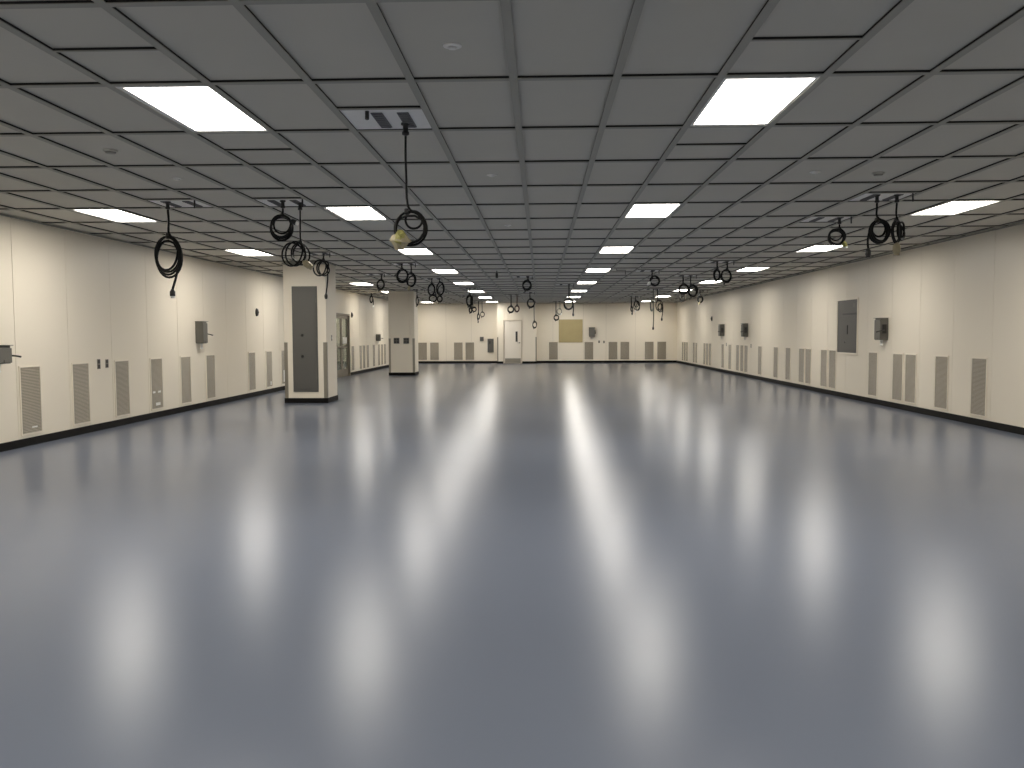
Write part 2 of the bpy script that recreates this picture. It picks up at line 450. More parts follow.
CORDS = [
    {'label': 'black cord coil with hanging plug, leftmost, before the left wall', 'mx': -4.208, 'my': 9.526, 'cx': -4.22, 'cz': 2.326, 'rx': 0.199, 'dy': -0.106, 'rz': 0.225, 'turns': 4, 'r': 0.0135, 'seed': 1, 'panel': (-7, 3.5), 'plug': 'silver', 'group': 'black power cords hanging in coils', 'tail': (-4.157, 1.941), 'loops': {1: (0.85, 0.12, -0.08), 3: (0.98, -0.12, 0.05)}},
    {'label': 'round black cord coil above and left of the nearer pillar', 'mx': -2.894, 'my': 9.526, 'cx': -2.914, 'cz': 2.63, 'rx': 0.142, 'dy': -0.028, 'rz': 0.144, 'turns': 5, 'r': 0.011, 'seed': 2, 'panel': (-5, 3.5), 'plug': 'silver', 'group': 'black power cords hanging in coils', 'pa': 0.55, 'pdir': (0.9, 0, -0.35), 'single': 1},
    {'label': 'tangled oval cord coil in front of the top of the nearer pillar', 'mx': -2.743, 'my': 9.686, 'cx': -2.789, 'cz': 2.353, 'rx': 0.13, 'dy': -0.052, 'rz': 0.14, 'turns': 4, 'r': 0.01, 'seed': 3, 'panel': (-5, 3.5), 'plug': 'tan', 'group': 'black power cords hanging in coils', 'pa': -0.75, 'pdir': (0.8, 0, -0.6), 'loops': {0: (1, 0, -0.1), 1: (0.97, -0.05, -0.45), 2: (0.8, 0.1, 0.2), 3: (0.9, 0, 0.4)}, 'ps': 1.3, 'yo': 0.16},
    {'label': 'small double cord loop over the right edge of the nearer pillar', 'mx': -4.004, 'my': 15.622, 'cx': -4.037, 'cz': 2.661, 'rx': 0.132, 'dy': -0.067, 'rz': 0.148, 'turns': 3, 'r': 0.013, 'seed': 4, 'panel': (-7, 8.5), 'plug': 'black', 'group': 'black power cords hanging in coils', 'tail': (-3.962, 2.181), 'loops': {0: (1, 0, -0.35), 1: (0.95, -0.05, 0.35), 2: (0.9, 0, 0)}},
    {'label': 'long black cord hanging nearest to the viewer, coiled with a yellow connector', 'mx': -0.962, 'my': 6.124, 'cx': -0.934, 'cz': 2.188, 'rx': 0.124, 'dy': -0.017, 'rz': 0.125, 'turns': 4, 'r': 0.0085, 'seed': 5, 'panel': (-2, 0.5), 'plug': None, 'group': 'black power cords hanging in coils', 'loops': {1: (0.52, 0.5, 0.2), 3: (0.86, -0.02, -0.02)}, 'pa': -2.3},
    {'label': 'dark cord coil, left of the pair above the farther pillar', 'mx': -2.95, 'my': 18.06, 'cx': -2.938, 'cz': 2.672, 'rx': 0.133, 'dy': -0.058, 'rz': 0.145, 'turns': 4, 'r': 0.016, 'seed': 6, 'panel': (-5, 10.5), 'plug': 'black', 'group': 'black power cords hanging in coils', 'pa': 2.9, 'pdir': (-0.6, 0, -0.3)},
    {'label': 'dark cord coil, right of the pair above the farther pillar', 'mx': -2.751, 'my': 18.06, 'cx': -2.751, 'cz': 2.586, 'rx': 0.116, 'dy': -0.088, 'rz': 0.145, 'turns': 4, 'r': 0.014, 'seed': 7, 'panel': (-5, 10.5), 'plug': 'tan', 'group': 'black power cords hanging in coils', 'single': 1},
    {'label': 'small cord coil over the far left ceiling light beside the farther pillar', 'mx': -3.96, 'my': 21.108, 'cx': -3.984, 'cz': 2.668, 'rx': 0.11, 'dy': -0.065, 'rz': 0.127, 'turns': 3, 'r': 0.015, 'seed': 8, 'panel': (-7, 13), 'plug': 'black', 'group': 'black power cords hanging in coils'},
    {'label': 'tiny cord coil with a white plug near the far left wall', 'mx': -6.168, 'my': 30.862, 'cx': -6.171, 'cz': 2.716, 'rx': 0.079, 'dy': -0.105, 'rz': 0.131, 'turns': 3, 'r': 0.015, 'seed': 9, 'panel': (-10, 21), 'plug': 'white', 'group': 'black power cords hanging in coils', 'tail': (-6.1, 2.49)},
    {'label': 'thin edge-on cord bundle at the right edge of the farther pillar', 'mx': -4.14, 'my': 28.423, 'cx': -4.138, 'cz': 2.549, 'rx': 0.058, 'dy': -0.143, 'rz': 0.155, 'turns': 4, 'r': 0.015, 'seed': 10, 'panel': (-7, 19), 'plug': 'black', 'group': 'black power cords hanging in coils'},
    {'label': 'dark cord coil, left of the upper pair right of the farther pillar', 'mx': -2.935, 'my': 22.937, 'cx': -2.947, 'cz': 2.637, 'rx': 0.112, 'dy': -0.111, 'rz': 0.157, 'turns': 4, 'r': 0.016, 'seed': 11, 'panel': (-5, 14.5), 'plug': 'black', 'group': 'black power cords hanging in coils'},
    {'label': 'dark cord coil, right of the upper pair right of the farther pillar', 'mx': -2.723, 'my': 22.937, 'cx': -2.702, 'cz': 2.66, 'rx': 0.121, 'dy': -0.132, 'rz': 0.179, 'turns': 4, 'r': 0.014, 'seed': 12, 'panel': (-5, 14.5), 'plug': 'black', 'group': 'black power cords hanging in coils', 'single': 1},
    {'label': 'low cord coil, left of the lower pair right of the farther pillar', 'mx': -3.743, 'my': 30.252, 'cx': -3.832, 'cz': 2.714, 'rx': 0.143, 'dy': 0.0, 'rz': 0.129, 'turns': 3, 'r': 0.02, 'seed': 13, 'panel': (-6, 20.5), 'plug': 'black', 'group': 'black power cords hanging in coils'},
    {'label': 'low cord coil, right of the lower pair right of the farther pillar', 'mx': -3.607, 'my': 30.412, 'cx': -3.611, 'cz': 2.695, 'rx': 0.101, 'dy': -0.062, 'rz': 0.119, 'turns': 3, 'r': 0.02, 'seed': 14, 'panel': (-6, 20.5), 'plug': 'black', 'group': 'black power cords hanging in coils', 'yo': 0.16},
    {'label': 'tall cord coil hanging before the last lights left of the far door', 'mx': -2.308, 'my': 27.814, 'cx': -2.324, 'cz': 2.522, 'rx': 0.118, 'dy': -0.15, 'rz': 0.191, 'turns': 4, 'r': 0.018, 'seed': 15, 'panel': (-4, 18.5), 'plug': 'black', 'group': 'black power cords hanging in coils'},
    {'label': 'narrow low cord loop below the tall coil left of the far door', 'mx': -2.723, 'my': 33.3, 'cx': -2.738, 'cz': 2.377, 'rx': 0.063, 'dy': -0.091, 'rz': 0.11, 'turns': 3, 'r': 0.028, 'seed': 16, 'panel': (-5, 23), 'plug': 'black', 'group': 'black power cords hanging in coils'},
    {'label': 'little square-looking cord loop left of the far door', 'mx': -2.664, 'my': 33.44, 'cx': -2.607, 'cz': 2.408, 'rx': 0.086, 'dy': -0.04, 'rz': 0.095, 'turns': 2, 'r': 0.016, 'seed': 17, 'panel': (-5, 23), 'plug': 'black', 'group': 'black power cords hanging in coils', 'yo': 0.14},
    {'label': 'little cord loop hanging above the far small grey box', 'mx': -2.664, 'my': 38.786, 'cx': -2.648, 'cz': 2.331, 'rx': 0.1, 'dy': -0.056, 'rz': 0.115, 'turns': 2, 'r': 0.014, 'seed': 18, 'panel': (-5, 27.5), 'plug': 'black', 'group': 'black power cords hanging in coils'},
    {'label': 'thin knotted cord with hanging plug above the far small grey box', 'mx': -2.83, 'my': 38.786, 'cx': -2.833, 'cz': 2.231, 'rx': 0.059, 'dy': -0.114, 'rz': 0.128, 'turns': 3, 'r': 0.02, 'seed': 19, 'panel': (-5, 27.5), 'plug': 'black', 'group': 'black power cords hanging in coils', 'tail': (-2.852, 2.03)},
    {'label': 'round dark coil, left of the pair above the far door', 'mx': -1.124, 'my': 32.69, 'cx': -1.138, 'cz': 2.375, 'rx': 0.125, 'dy': -0.04, 'rz': 0.131, 'turns': 4, 'r': 0.02, 'seed': 20, 'panel': (-2, 22.5), 'plug': 'black', 'group': 'black power cords hanging in coils'},
    {'label': 'reddish coil, right of the pair above the far door', 'mx': -0.892, 'my': 32.69, 'cx': -0.899, 'cz': 2.397, 'rx': 0.091, 'dy': -0.089, 'rz': 0.128, 'turns': 3, 'r': 0.02, 'seed': 21, 'panel': (-2, 22.5), 'plug': None, 'group': 'black power cords hanging in coils', 'cmat': 'redcable'},
    {'label': 'round dark cord coil nearest in the middle of the far ceiling', 'mx': -0.321, 'my': 22.327, 'cx': -0.351, 'cz': 2.7, 'rx': 0.122, 'dy': -0.05, 'rz': 0.132, 'turns': 4, 'r': 0.018, 'seed': 22, 'panel': (-1, 14), 'plug': 'black', 'group': 'black power cords hanging in coils'},
    {'label': 'open cord coil hanging just right of the pair above the far door', 'mx': -0.373, 'my': 30.862, 'cx': -0.342, 'cz': 2.539, 'rx': 0.14, 'dy': -0.093, 'rz': 0.168, 'turns': 3, 'r': 0.017, 'seed': 23, 'panel': (-1, 21), 'plug': 'black', 'group': 'black power cords hanging in coils'},
    {'label': 'lowest thin cord loop beside the far door bay corner', 'mx': -0.289, 'my': 39.396, 'cx': -0.263, 'cz': 1.855, 'rx': 0.103, 'dy': -0.126, 'rz': 0.163, 'turns': 2, 'r': 0.018, 'seed': 24, 'panel': (-1, 28), 'plug': 'black', 'group': 'black power cords hanging in coils'},
    {'label': 'round dark coil with hanging tail above the plywood board', 'mx': 0.877, 'my': 25.985, 'cx': 0.861, 'cz': 2.342, 'rx': 0.148, 'dy': 0.105, 'rz': 0.181, 'turns': 4, 'r': 0.02, 'seed': 25, 'panel': (1, 17), 'plug': 'black', 'group': 'black power cords hanging in coils', 'tail': (1.008, 2.06)},
    {'label': 'small round coil at the upper left corner of the plywood board', 'mx': 0.727, 'my': 39.396, 'cx': 0.75, 'cz': 2.175, 'rx': 0.122, 'dy': 0.032, 'rz': 0.126, 'turns': 3, 'r': 0.022, 'seed': 26, 'panel': (1, 28), 'plug': 'black', 'group': 'black power cords hanging in coils'},
    {'label': 'thin pale-plugged cord loop above the plywood board left corner', 'mx': 0.913, 'my': 39.396, 'cx': 0.884, 'cz': 2.456, 'rx': 0.118, 'dy': 0.075, 'rz': 0.14, 'turns': 2, 'r': 0.013, 'seed': 27, 'panel': (1, 28), 'plug': 'white', 'group': 'black power cords hanging in coils', 'cmat': 'greycable', 'pa': -0.6},
    {'label': 'round cord coil with a white plug over the far right ceiling', 'mx': 2.684, 'my': 20.498, 'cx': 2.75, 'cz': 2.682, 'rx': 0.121, 'dy': 0.013, 'rz': 0.121, 'turns': 4, 'r': 0.015, 'seed': 28, 'panel': (4, 12.5), 'plug': 'white', 'group': 'black power cords hanging in coils', 'pa': -2.9, 'pdir': (-0.7, 0, -0.7)},
    {'label': 'edge-on cord bundle with a long tail before the far wall right half', 'mx': 3.847, 'my': 29.033, 'cx': 3.798, 'cz': 2.366, 'rx': 0.077, 'dy': 0.169, 'rz': 0.185, 'turns': 4, 'r': 0.016, 'seed': 29, 'panel': (6, 19.5), 'plug': 'black', 'group': 'black power cords hanging in coils', 'tail': (3.856, 1.645), 'cmat': 'greycable'},
    {'label': 'knotted double cord loop with a tail before the far wall right half', 'mx': 3.986, 'my': 29.033, 'cx': 4.049, 'cz': 2.358, 'rx': 0.147, 'dy': 0.144, 'rz': 0.206, 'turns': 3, 'r': 0.015, 'seed': 30, 'panel': (6, 19.5), 'plug': 'black', 'group': 'black power cords hanging in coils', 'tail': (4.146, 1.95), 'loops': {1: (0.5, -0.1, 0.1), 2: (0.7, -0.3, 0.3)}},
    {'label': 'slim straight cord with a short bundle, before the far wall', 'mx': 3.691, 'my': 34.519, 'cx': 3.71, 'cz': 2.419, 'rx': 0.05, 'dy': 0.089, 'rz': 0.102, 'turns': 3, 'r': 0.022, 'seed': 31, 'panel': (6, 24), 'plug': 'black', 'group': 'black power cords hanging in coils', 'tail': (3.726, 2.277)},
    {'label': 'pale-edged oval coil beside the slim straight cord before the far wall', 'mx': 3.861, 'my': 34.519, 'cx': 3.907, 'cz': 2.555, 'rx': 0.143, 'dy': 0.146, 'rz': 0.204, 'turns': 3, 'r': 0.017, 'seed': 32, 'panel': (6, 24), 'plug': 'white', 'group': 'black power cords hanging in coils', 'loops': {1: (0.62, 0.3, -0.1), 2: (0.62, -0.35, 0.3)}},
    {'label': 'dark coil in front of a light, left of the pair near the far right corner', 'mx': 3.729, 'my': 22.327, 'cx': 3.748, 'cz': 2.576, 'rx': 0.135, 'dy': 0.0, 'rz': 0.132, 'turns': 4, 'r': 0.018, 'seed': 33, 'panel': (6, 14), 'plug': 'black', 'group': 'black power cords hanging in coils'},
    {'label': 'small coil low in the middle near the far right corner', 'mx': 5.135, 'my': 30.871, 'cx': 5.137, 'cz': 2.701, 'rx': 0.108, 'dy': 0.034, 'rz': 0.113, 'turns': 3, 'r': 0.024, 'seed': 34, 'panel': (8, 21.5), 'plug': 'black', 'group': 'black power cords hanging in coils', 'yo': -0.6},
    {'label': 'dark coil, right of the pair near the far right corner', 'mx': 3.951, 'my': 22.467, 'cx': 4.009, 'cz': 2.54, 'rx': 0.145, 'dy': 0.067, 'rz': 0.159, 'turns': 4, 'r': 0.016, 'seed': 35, 'panel': (6, 14), 'plug': 'black', 'group': 'black power cords hanging in coils', 'yo': 0.14, 'single': 1},
    {'label': 'small coil hanging before the far end of the right wall', 'mx': 5.647, 'my': 30.252, 'cx': 5.661, 'cz': 2.629, 'rx': 0.1, 'dy': 0.056, 'rz': 0.115, 'turns': 3, 'r': 0.025, 'seed': 36, 'panel': (9, 20.5), 'plug': 'tan', 'group': 'black power cords hanging in coils'},
    {'label': 'narrow dark coil, left of the pair beside the right row of lights', 'mx': 3.726, 'my': 18.06, 'cx': 3.723, 'cz': 2.65, 'rx': 0.082, 'dy': 0.085, 'rz': 0.118, 'turns': 5, 'r': 0.016, 'seed': 37, 'panel': (6, 10.5), 'plug': 'black', 'group': 'black power cords hanging in coils'},
    {'label': 'wide dark coil, right of the pair beside the right row of lights', 'mx': 3.935, 'my': 18.06, 'cx': 3.916, 'cz': 2.624, 'rx': 0.121, 'dy': 0.064, 'rz': 0.137, 'turns': 5, 'r': 0.015, 'seed': 38, 'panel': (6, 10.5), 'plug': 'black', 'group': 'black power cords hanging in coils'},
    {'label': 'dark coil with a yellowish plug above a right hand ceiling light', 'mx': 3.932, 'my': 11.354, 'cx': 3.896, 'cz': 2.682, 'rx': 0.111, 'dy': 0.0, 'rz': 0.105, 'turns': 5, 'r': 0.011, 'seed': 39, 'panel': (6, 5), 'plug': 'yellow', 'group': 'black power cords hanging in coils', 'pa': -0.65, 'pdir': (0.35, 0, -1), 'single': 1},
    {'label': 'large black coil, left of the nearest pair on the right side', 'mx': 3.703, 'my': 9.526, 'cx': 3.733, 'cz': 2.535, 'rx': 0.12, 'dy': 0.04, 'rz': 0.126, 'turns': 5, 'r': 0.0115, 'seed': 40, 'panel': (6, 3.5), 'plug': 'black', 'group': 'black power cords hanging in coils', 'tail': (3.611, 2.346), 'single': 1},
    {'label': 'narrow black coil, right of the nearest pair on the right side', 'mx': 3.918, 'my': 9.526, 'cx': 3.916, 'cz': 2.524, 'rx': 0.085, 'dy': 0.091, 'rz': 0.124, 'turns': 5, 'r': 0.0115, 'seed': 41, 'panel': (6, 3.5), 'plug': 'tan', 'group': 'black power cords hanging in coils', 'loops': {3: (0.8, 0.12, 0.75), 4: (0.76, 0.14, 0.6)}, 'pa': -1.6, 'pdir': (0, 0, -1), 'ps': 1.4},
]
drops = {}
for d in CORDS:
    cord(d)
    if d.get('panel') is not None: drops.setdefault(tuple(d['panel']), []).append((d['mx'], d['my']))
for (c, k2), lab in PANELS.items(): power_panel(c, k2, lab, drops.get((c, k2), []))

# the crumpled yellow and tan connector on the big centre cord
# (built as its own part under that cord below)
big = [o for o in bpy.data.objects if o.get('label', '').startswith('long black cord hanging nearest')][0]
O = Vector(big.location)
c0 = Vector((-1.007, 6.094, 2.103)) - O
m = MB(); m.mi = 0
m.lathe([(0.006, 0.058), (0.022, 0.05), (0.04, 0.03), (0.05, 0.0), (0.044, -0.03), (0.03, -0.045)], c0 + Vector((0.0, 0, 0.01)), n=9)
rnd = random.Random(3)
for v in m.bm.verts: v.co += Vector((rnd.uniform(-.009, .009), rnd.uniform(-.009, .009), rnd.uniform(-.009, .009)))
for f_ in m.bm.faces: f_.smooth = False
m.build('connector', M['yellow'], big)
m = MB()
rnd = random.Random(5)
N = 10; rows = []
for j in range(5):
    rg = []
    for i in range(N):
        a = 2*PI*i/N; rr = (0.02, 0.05, 0.075, 0.06, 0.035)[j]*(0.8 + 0.4*rnd.random())
        rg.append(m.bm.verts.new(c0 + Vector((math.cos(a)*rr, math.sin(a)*rr*0.7, 0.05 - j*0.028 + rnd.uniform(-.016, .016)))))
    rows.append(rg)
for j in range(4):
    for i in range(N): m.bm.faces.new((rows[j][i], rows[j][(i+1)%N], rows[j+1][(i+1)%N], rows[j+1][i]))
m.bm.faces.new(rows[-1])
wr = m.build('wrapping', M['tanplug'], big)
sol = wr.modifiers.new('thick', 'SOLIDIFY'); sol.thickness = 0.003

# ------------------------------------------------------------------ wall grilles
gw, gz0, gz1 = 0.425, 0.165, 1.02
gl = thing('wall_grille', '', 'wall grille', (0, 0, 0), 0, 'tall return air grilles along the foot of the walls')
hw = gw/2; hh = gz1 - gz0; b = 0.022; BD = 0.014   # local: faces -Y, back at y=0
m = MB(); m.box(-hw-b, -BD, 0-b, -hw, 0, hh+b, bev=0.002).box(hw, -BD, -b, hw+b, 0, hh+b, bev=0.002).box(-hw, -BD, -b, hw, 0, 0, bev=0.002).box(-hw, -BD, hh, hw, 0, hh+b, bev=0.002)
m.build('frame', M['frame'], gl)
box(-hw, -0.004, 0, hw, 0, hh).build('backing', M['grille_back'], gl)
m = MB(); n = 44
for i in range(n):
    z = (i+0.5)*hh/n
    v = [m.bm.verts.new(p) for p in ((-hw, -0.012, z-0.005), (hw, -0.012, z-0.005), (hw, -0.004, z+0.006), (-hw, -0.004, z+0.006), (-hw, -0.0105, z-0.0055), (hw, -0.0105, z-0.0055), (hw, -0.0035, z+0.0045), (-hw, -0.0035, z+0.0045))]
    for q in ((0,1,2,3), (4,7,6,5), (0,4,5,1), (3,2,6,7), (0,3,7,4), (1,5,6,2)): m.bm.faces.new([v[j] for j in q])
m.build('slats', M['slat'], gl)
first = True
def grille(loc, rz, label):
    global first
    if first: gl.location = loc; gl.rotation_euler = (0, 0, rz); gl['label'] = label; first = False; return gl
    return dup(gl, loc, rz, label)
LG = [
    (10.80, 'largest taupe wall grille on the left wall, nearest to the viewer'),
    (12.01, 'taupe wall grille on the left wall, left of the two small outlets'),
    (13.22, 'taupe wall grille on the left wall, right of the two small outlets'),
    (14.43, 'fourth taupe grille from the left on the left wall'),
    (15.64, 'fifth taupe grille from the left, left of the switch box lever'),
    (16.84, 'taupe grille on the left wall just past the switch box'),
    (19.29, 'taupe grille on the left wall below the dark oval sounder'),
    (20.53, 'taupe grille on the left wall, last fully seen before the nearer pillar'),
    (21.73, 'taupe grille on the left wall half hidden by the nearer pillar'),
    (29.80, 'narrow-looking grille directly beside the glazed double door'),
    (31.10, 'second narrow-looking grille past the glazed double door on the left wall'),
    (31.70, 'third narrow-looking grille past the glazed double door on the left wall'),
    (32.40, 'fourth narrow-looking grille past the glazed double door on the left wall'),
    (33.60, 'fifth narrow-looking grille past the glazed double door on the left wall'),
    (34.68, 'sixth narrow-looking grille past the glazed double door on the left wall'),
    (35.35, 'seventh narrow-looking grille past the glazed double door on the left wall'),
    (36.00, 'last narrow-looking grille before the farther pillar on the left wall'),
]
RG = [
    (13.08, 'rightmost taupe grille on the right wall, nearest to the viewer'),
    (14.28, 'second taupe grille from the right on the right wall'),
    (15.46, 'right one of the grille pair near the safety switch, right wall'),
    (16.01, 'left one of the grille pair near the safety switch, right wall'),
    (17.19, 'single taupe grille between recessed panel and safety switch'),
    (19.55, 'right one of the grille pair left of the recessed panel'),
    (20.13, 'left one of the grille pair left of the recessed panel'),
    (21.29, 'third grille counting from the recessed panel towards the far corner'),
    (21.83, 'fourth grille counting from the recessed panel towards the far corner'),
    (23.02, 'fifth grille counting from the recessed panel towards the far corner'),
    (24.20, 'sixth grille counting from the recessed panel towards the far corner'),
    (25.95, 'seventh grille counting from the recessed panel towards the far corner'),
    (27.67, 'eighth grille counting from the recessed panel towards the far corner'),
    (28.25, 'ninth grille counting from the recessed panel towards the far corner'),
    (28.85, 'tenth grille counting from the recessed panel towards the far corner'),
    (30.03, 'eleventh grille counting from the recessed panel towards the far corner'),
    (31.20, 'twelfth grille counting from the recessed panel towards the far corner'),
    (33.50, 'thirteenth grille counting from the recessed panel towards the far corner'),
    (34.08, 'fourteenth grille counting from the recessed panel towards the far corner'),
    (34.66, 'fifteenth grille counting from the recessed panel towards the far corner'),
    (36.44, 'right one of the grille pair near the far right corner'),
    (37.00, 'left one of the grille pair near the far right corner'),
    (38.74, 'first of the last three grilles on the right wall at the corner'),
    (39.31, 'middle of the last three grilles on the right wall at the corner'),
    (39.91, 'last grille on the right wall, touching the far corner'),
]
BG = [
    (-5.82, 'far wall grille right beside the farther pillar'),
    (-5.23, 'second far wall grille right of the farther pillar'),
    (-4.05, 'third far wall grille, below the hanging cords left of the panel'),
    (-3.48, 'fourth far wall grille, left of the small grey box'),
    (0.64, 'far wall grille at the left foot of the plywood board'),
    (2.38, 'far wall grille below the switch box, right of the board'),
    (3.56, 'left grille of the middle pair on the far wall'),
    (4.14, 'right grille of the middle pair on the far wall'),
    (5.33, 'left grille of the last pair on the far wall'),
    (5.94, 'right grille of the last pair, nearest the far right corner'),
]
stickers_and_lit_patches = {0: [(0.05, 0.06, 0.12, 0.02)], 3: [(-0.12, 0.27, 0.09, 0.03), (0.08, 0.27, 0.11, 0.03), (0.02, 0.05, 0.17, 0.05)], 7: [(0.1, 0.03, 0.08, 0.09)], 8: [(0.0, 0.05, 0.14, 0.30)]}  # white labels on nearer grilles; by the pillar, bright reflections painted as white plates
lefts = [grille((XL, y, gz0), PI/2, lab) for y, lab in LG]
for y, lab in RG: grille((XR, y, gz0), -PI/2, lab)
for x, lab in BG: grille((x, YB, gz0), 0, lab)
for i, st in stickers_and_lit_patches.items():
    for sx, sz, sw, sh in st: box(sx-sw/2, -0.0135, sz, sx+sw/2, -0.0125, sz+sh).build('sticker_and_lit_patch', M['white'], lefts[i])

# ------------------------------------------------------------------ wall mounted boxes
def wallframe(side, y, z):
    """location and rotation: local -Y points into the room"""
    return ((XL, y, z), PI/2) if side == 'L' else ((XR, y, z), -PI/2) if side == 'R' else ((y, YB, z), 0)
def safety_switch(side, y, z0, label, w=0.28, h=0.42, d=0.15, hs=1, group='grey safety switches on the walls'):
    loc, rz = wallframe(side, y, z0)
    t = thing('safety_switch', label, 'switch box', loc, rz, group)
    m = MB(); m.box(-w/2, -d, 0.0, w/2, 0, h, bev=0.008).build('enclosure', M['greybox'], t)
    m = MB(); m.box(-w/2-0.006, -d-0.012, 0.01, w/2+0.006, -d, h-0.03, bev=0.005).box(-0.03, -d-0.02, 0.015, 0.03, -d-0.012, 0.05, bev=0.003)
    m.build('cover', M['greybox'], t)
    box(-w/2-0.012, -d-0.03, h, w/2+0.012, 0, h+0.008, bev=0.002).build('rain_hood', M['greybox'], t)
    m = MB(); sx = hs*(w/2+0.006)
    m.box(sx, -d+0.02, h*0.30, sx+hs*0.035, -d+0.10, h*0.72, bev=0.005)
    m.tube([(sx+hs*0.03, -d+0.06, h*0.45), (sx+hs*0.035, -d-0.03, h*0.42), (sx+hs*0.035, -d-0.10, h*0.37)], [0.012, 0.010, 0.013], 8)
    m.build('lever', M['dark'], t)
    m = MB(); m.lathe([(0.028, 0), (0.028, -0.03), (0.019, -0.035), (0.019, -0.085), (0.026, -0.09), (0.026, -0.105)], (0, -d*0.5, 0), n=12)
    m.build('conduit_hub', M['galv'], t)
    return t
safety_switch('L', 10.06, 1.09, 'grey safety switch box cut off by the left picture edge', w=0.26, h=0.22, d=0.15, hs=1)
safety_switch('L', 16.24, 1.27, 'grey safety switch box with lever on the left wall left of the pillar', w=0.20, hs=1)
safety_switch('L', 34.2, 1.17, 'small grey safety switch box on the left wall between door and far pillar', w=0.26, h=0.26, hs=1)
safety_switch('R', 16.62, 1.28, 'grey safety switch box just right of the recessed panel on the right wall', w=0.27, hs=1)
safety_switch('R', 27.60, 1.31, 'dark safety switch box, nearer one of the pair on the right wall', w=0.28, hs=1)
safety_switch('R', 31.10, 1.32, 'dark safety switch box, farther one of the pair on the right wall', w=0.30, hs=1)
safety_switch('B', 2.52, 1.28, 'grey switch box on the far wall beside the plywood board', w=0.28, h=0.45, hs=1)

def outlet(side, y, z, label, w=0.075, h=0.12, n=2, mt='dark', grp='small outlets on the walls'):
    loc, rz = wallframe(side, y, z-h/2)
    t = thing('wall_outlet', label, 'outlet', loc, rz, grp)
    box(-w/2, -0.006, 0, w/2, 0, h, bev=0.002).build('cover_plate', M['steel'], t)
    for i in range(n):
        zz = h*(i+0.5)/n
        m = MB(); m.box(-w*0.3, -0.012, zz-h*0.4/n, w*0.3, -0.006, zz+h*0.4/n, bev=0.003).build('socket', M[mt], t)
    return t
outlet('L', 12.53, 1.0, 'small dark outlet, left of the two on the left wall', w=0.09, h=0.15)
outlet('L', 12.77, 1.0, 'small dark outlet, right of the two on the left wall', w=0.09, h=0.13)
outlet('R', 27.05, 1.02, 'small outlet on the right wall below the nearer dark switch box', w=0.08)
outlet('R', 30.61, 1.02, 'small outlet on the right wall below the farther dark switch box', w=0.08)
outlet('B', 2.88, 1.03, 'small dark outlet on the far wall, left of two beside the switch box', w=0.08)
outlet('B', 3.12, 1.02, 'small dark outlet on the far wall, right of two beside the switch box', w=0.08)

def strobe(side, y, z, label):
    loc, rz = wallframe(side, y, z)
    t = thing('alarm_sounder', label, 'alarm', loc, rz)
    m = MB(); m.lathe([(0.07, 0), (0.07, -0.02), (0.055, -0.04), (0.03, -0.05)], (0, 0, 0), axis='Y', n=18)
    for v in m.bm.verts: v.co.z *= 1.35
    m.build('housing', M['dark'], t)
    box(-0.05, -0.004, -0.05, 0.05, 0, 0.05).build('mounting_plate', M['steel'], t)
    m = MB(); m.lathe([(0.018, -0.048), (0.018, -0.058), (0.010, -0.064)], (0, 0, 0), axis='Y', n=12).build('lens', M['greybox'], t)
strobe('L', 19.69, 1.96, 'small dark oval sounder high on the left wall left of the pillar')
strobe('R', 33.18, 1.99, 'small dark oval sounder high on the far right wall')
strobe('L', 29.72, 2.12, 'small dark sounder beside the top of the glazed double door')

# recessed electrical panel on the right wall
t = thing('electrical_panel', 'large grey electrical panel set into the right wall with a cream surround', 'electrical panel', (XR, 18.655, 0.99), -PI/2)
w, h = 1.17, 1.14
m = MB(); f = 0.035
m.box(-w/2-f, -0.02, -f, -w/2, 0, h+f, bev=.002).box(w/2, -0.02, -f, w/2+f, 0, h+f, bev=.002).box(-w/2, -0.02, -f, w/2, 0, 0, bev=.002).box(-w/2, -0.02, h, w/2, 0, h+f, bev=.002)
m.build('surround', M['frame'], t)
box(-w/2, -0.006, 0, w/2, 0, h).build('cover', M['darkpanel'], t)
dr = box(-0.30, -0.016, 0.05, w/2-0.03, -0.006, 0.80, bev=0.003).build('door', M['darkpanel'], t)
m = MB(); m.box(0.02, -0.030, 0.40, 0.07, -0.016, 0.60, bev=0.004).build('latch', M['dark'], dr)
m = MB(); m.lathe([(0.022, -0.016), (0.022, -0.026)], (-0.1, 0, 0.23), axis='Y', n=14).build('lock', M['dark'], dr)
box(-0.28, -0.018, 0.82, w/2-0.03, -0.006, 0.86, bev=0.003).build('rail', M['dark'], t)
m = MB(); m.box(0.32, -0.008, 0.97, 0.46, -0.006, 1.06).build('nameplate', M['greybox'], t)

# far wall: grey box, electrical panel, plywood board
t = thing('electrical_panel', 'dark upright electrical panel on the far wall left of the door bay', 'electrical panel', (-2.45, YB, 0.53), 0)
box(-0.15, -0.06, 0, 0.15, -0.004, 0.67, bev=0.004).build('enclosure', M['greybox'], t)
box(-0.14, -0.004, 0.01, 0.14, 0, 0.66).build('mounting_plate', M['steel'], t)
dr = box(-0.13, -0.068, 0.03, 0.13, -0.06, 0.64, bev=0.003).build('door', M['darkpanel'], t)
box(-0.07, -0.078, 0.42, 0.0, -0.068, 0.56, bev=0.003).build('latch', M['dark'], dr)
t = thing('junction_box', 'small square grey box on the far wall beside the upright panel', 'junction box', (-2.88, YB, 1.09), 0)
box(-0.09, -0.07, 0, 0.09, -0.004, 0.2, bev=0.004).build('enclosure', M['greybox'], t)
box(-0.08, -0.004, 0.01, 0.08, 0, 0.19).build('mounting_plate', M['steel'], t)
m = MB(); m.box(-0.095, -0.078, -0.005, 0.095, -0.07, 0.205, bev=0.003).build('cover', M['darkpanel'], t)
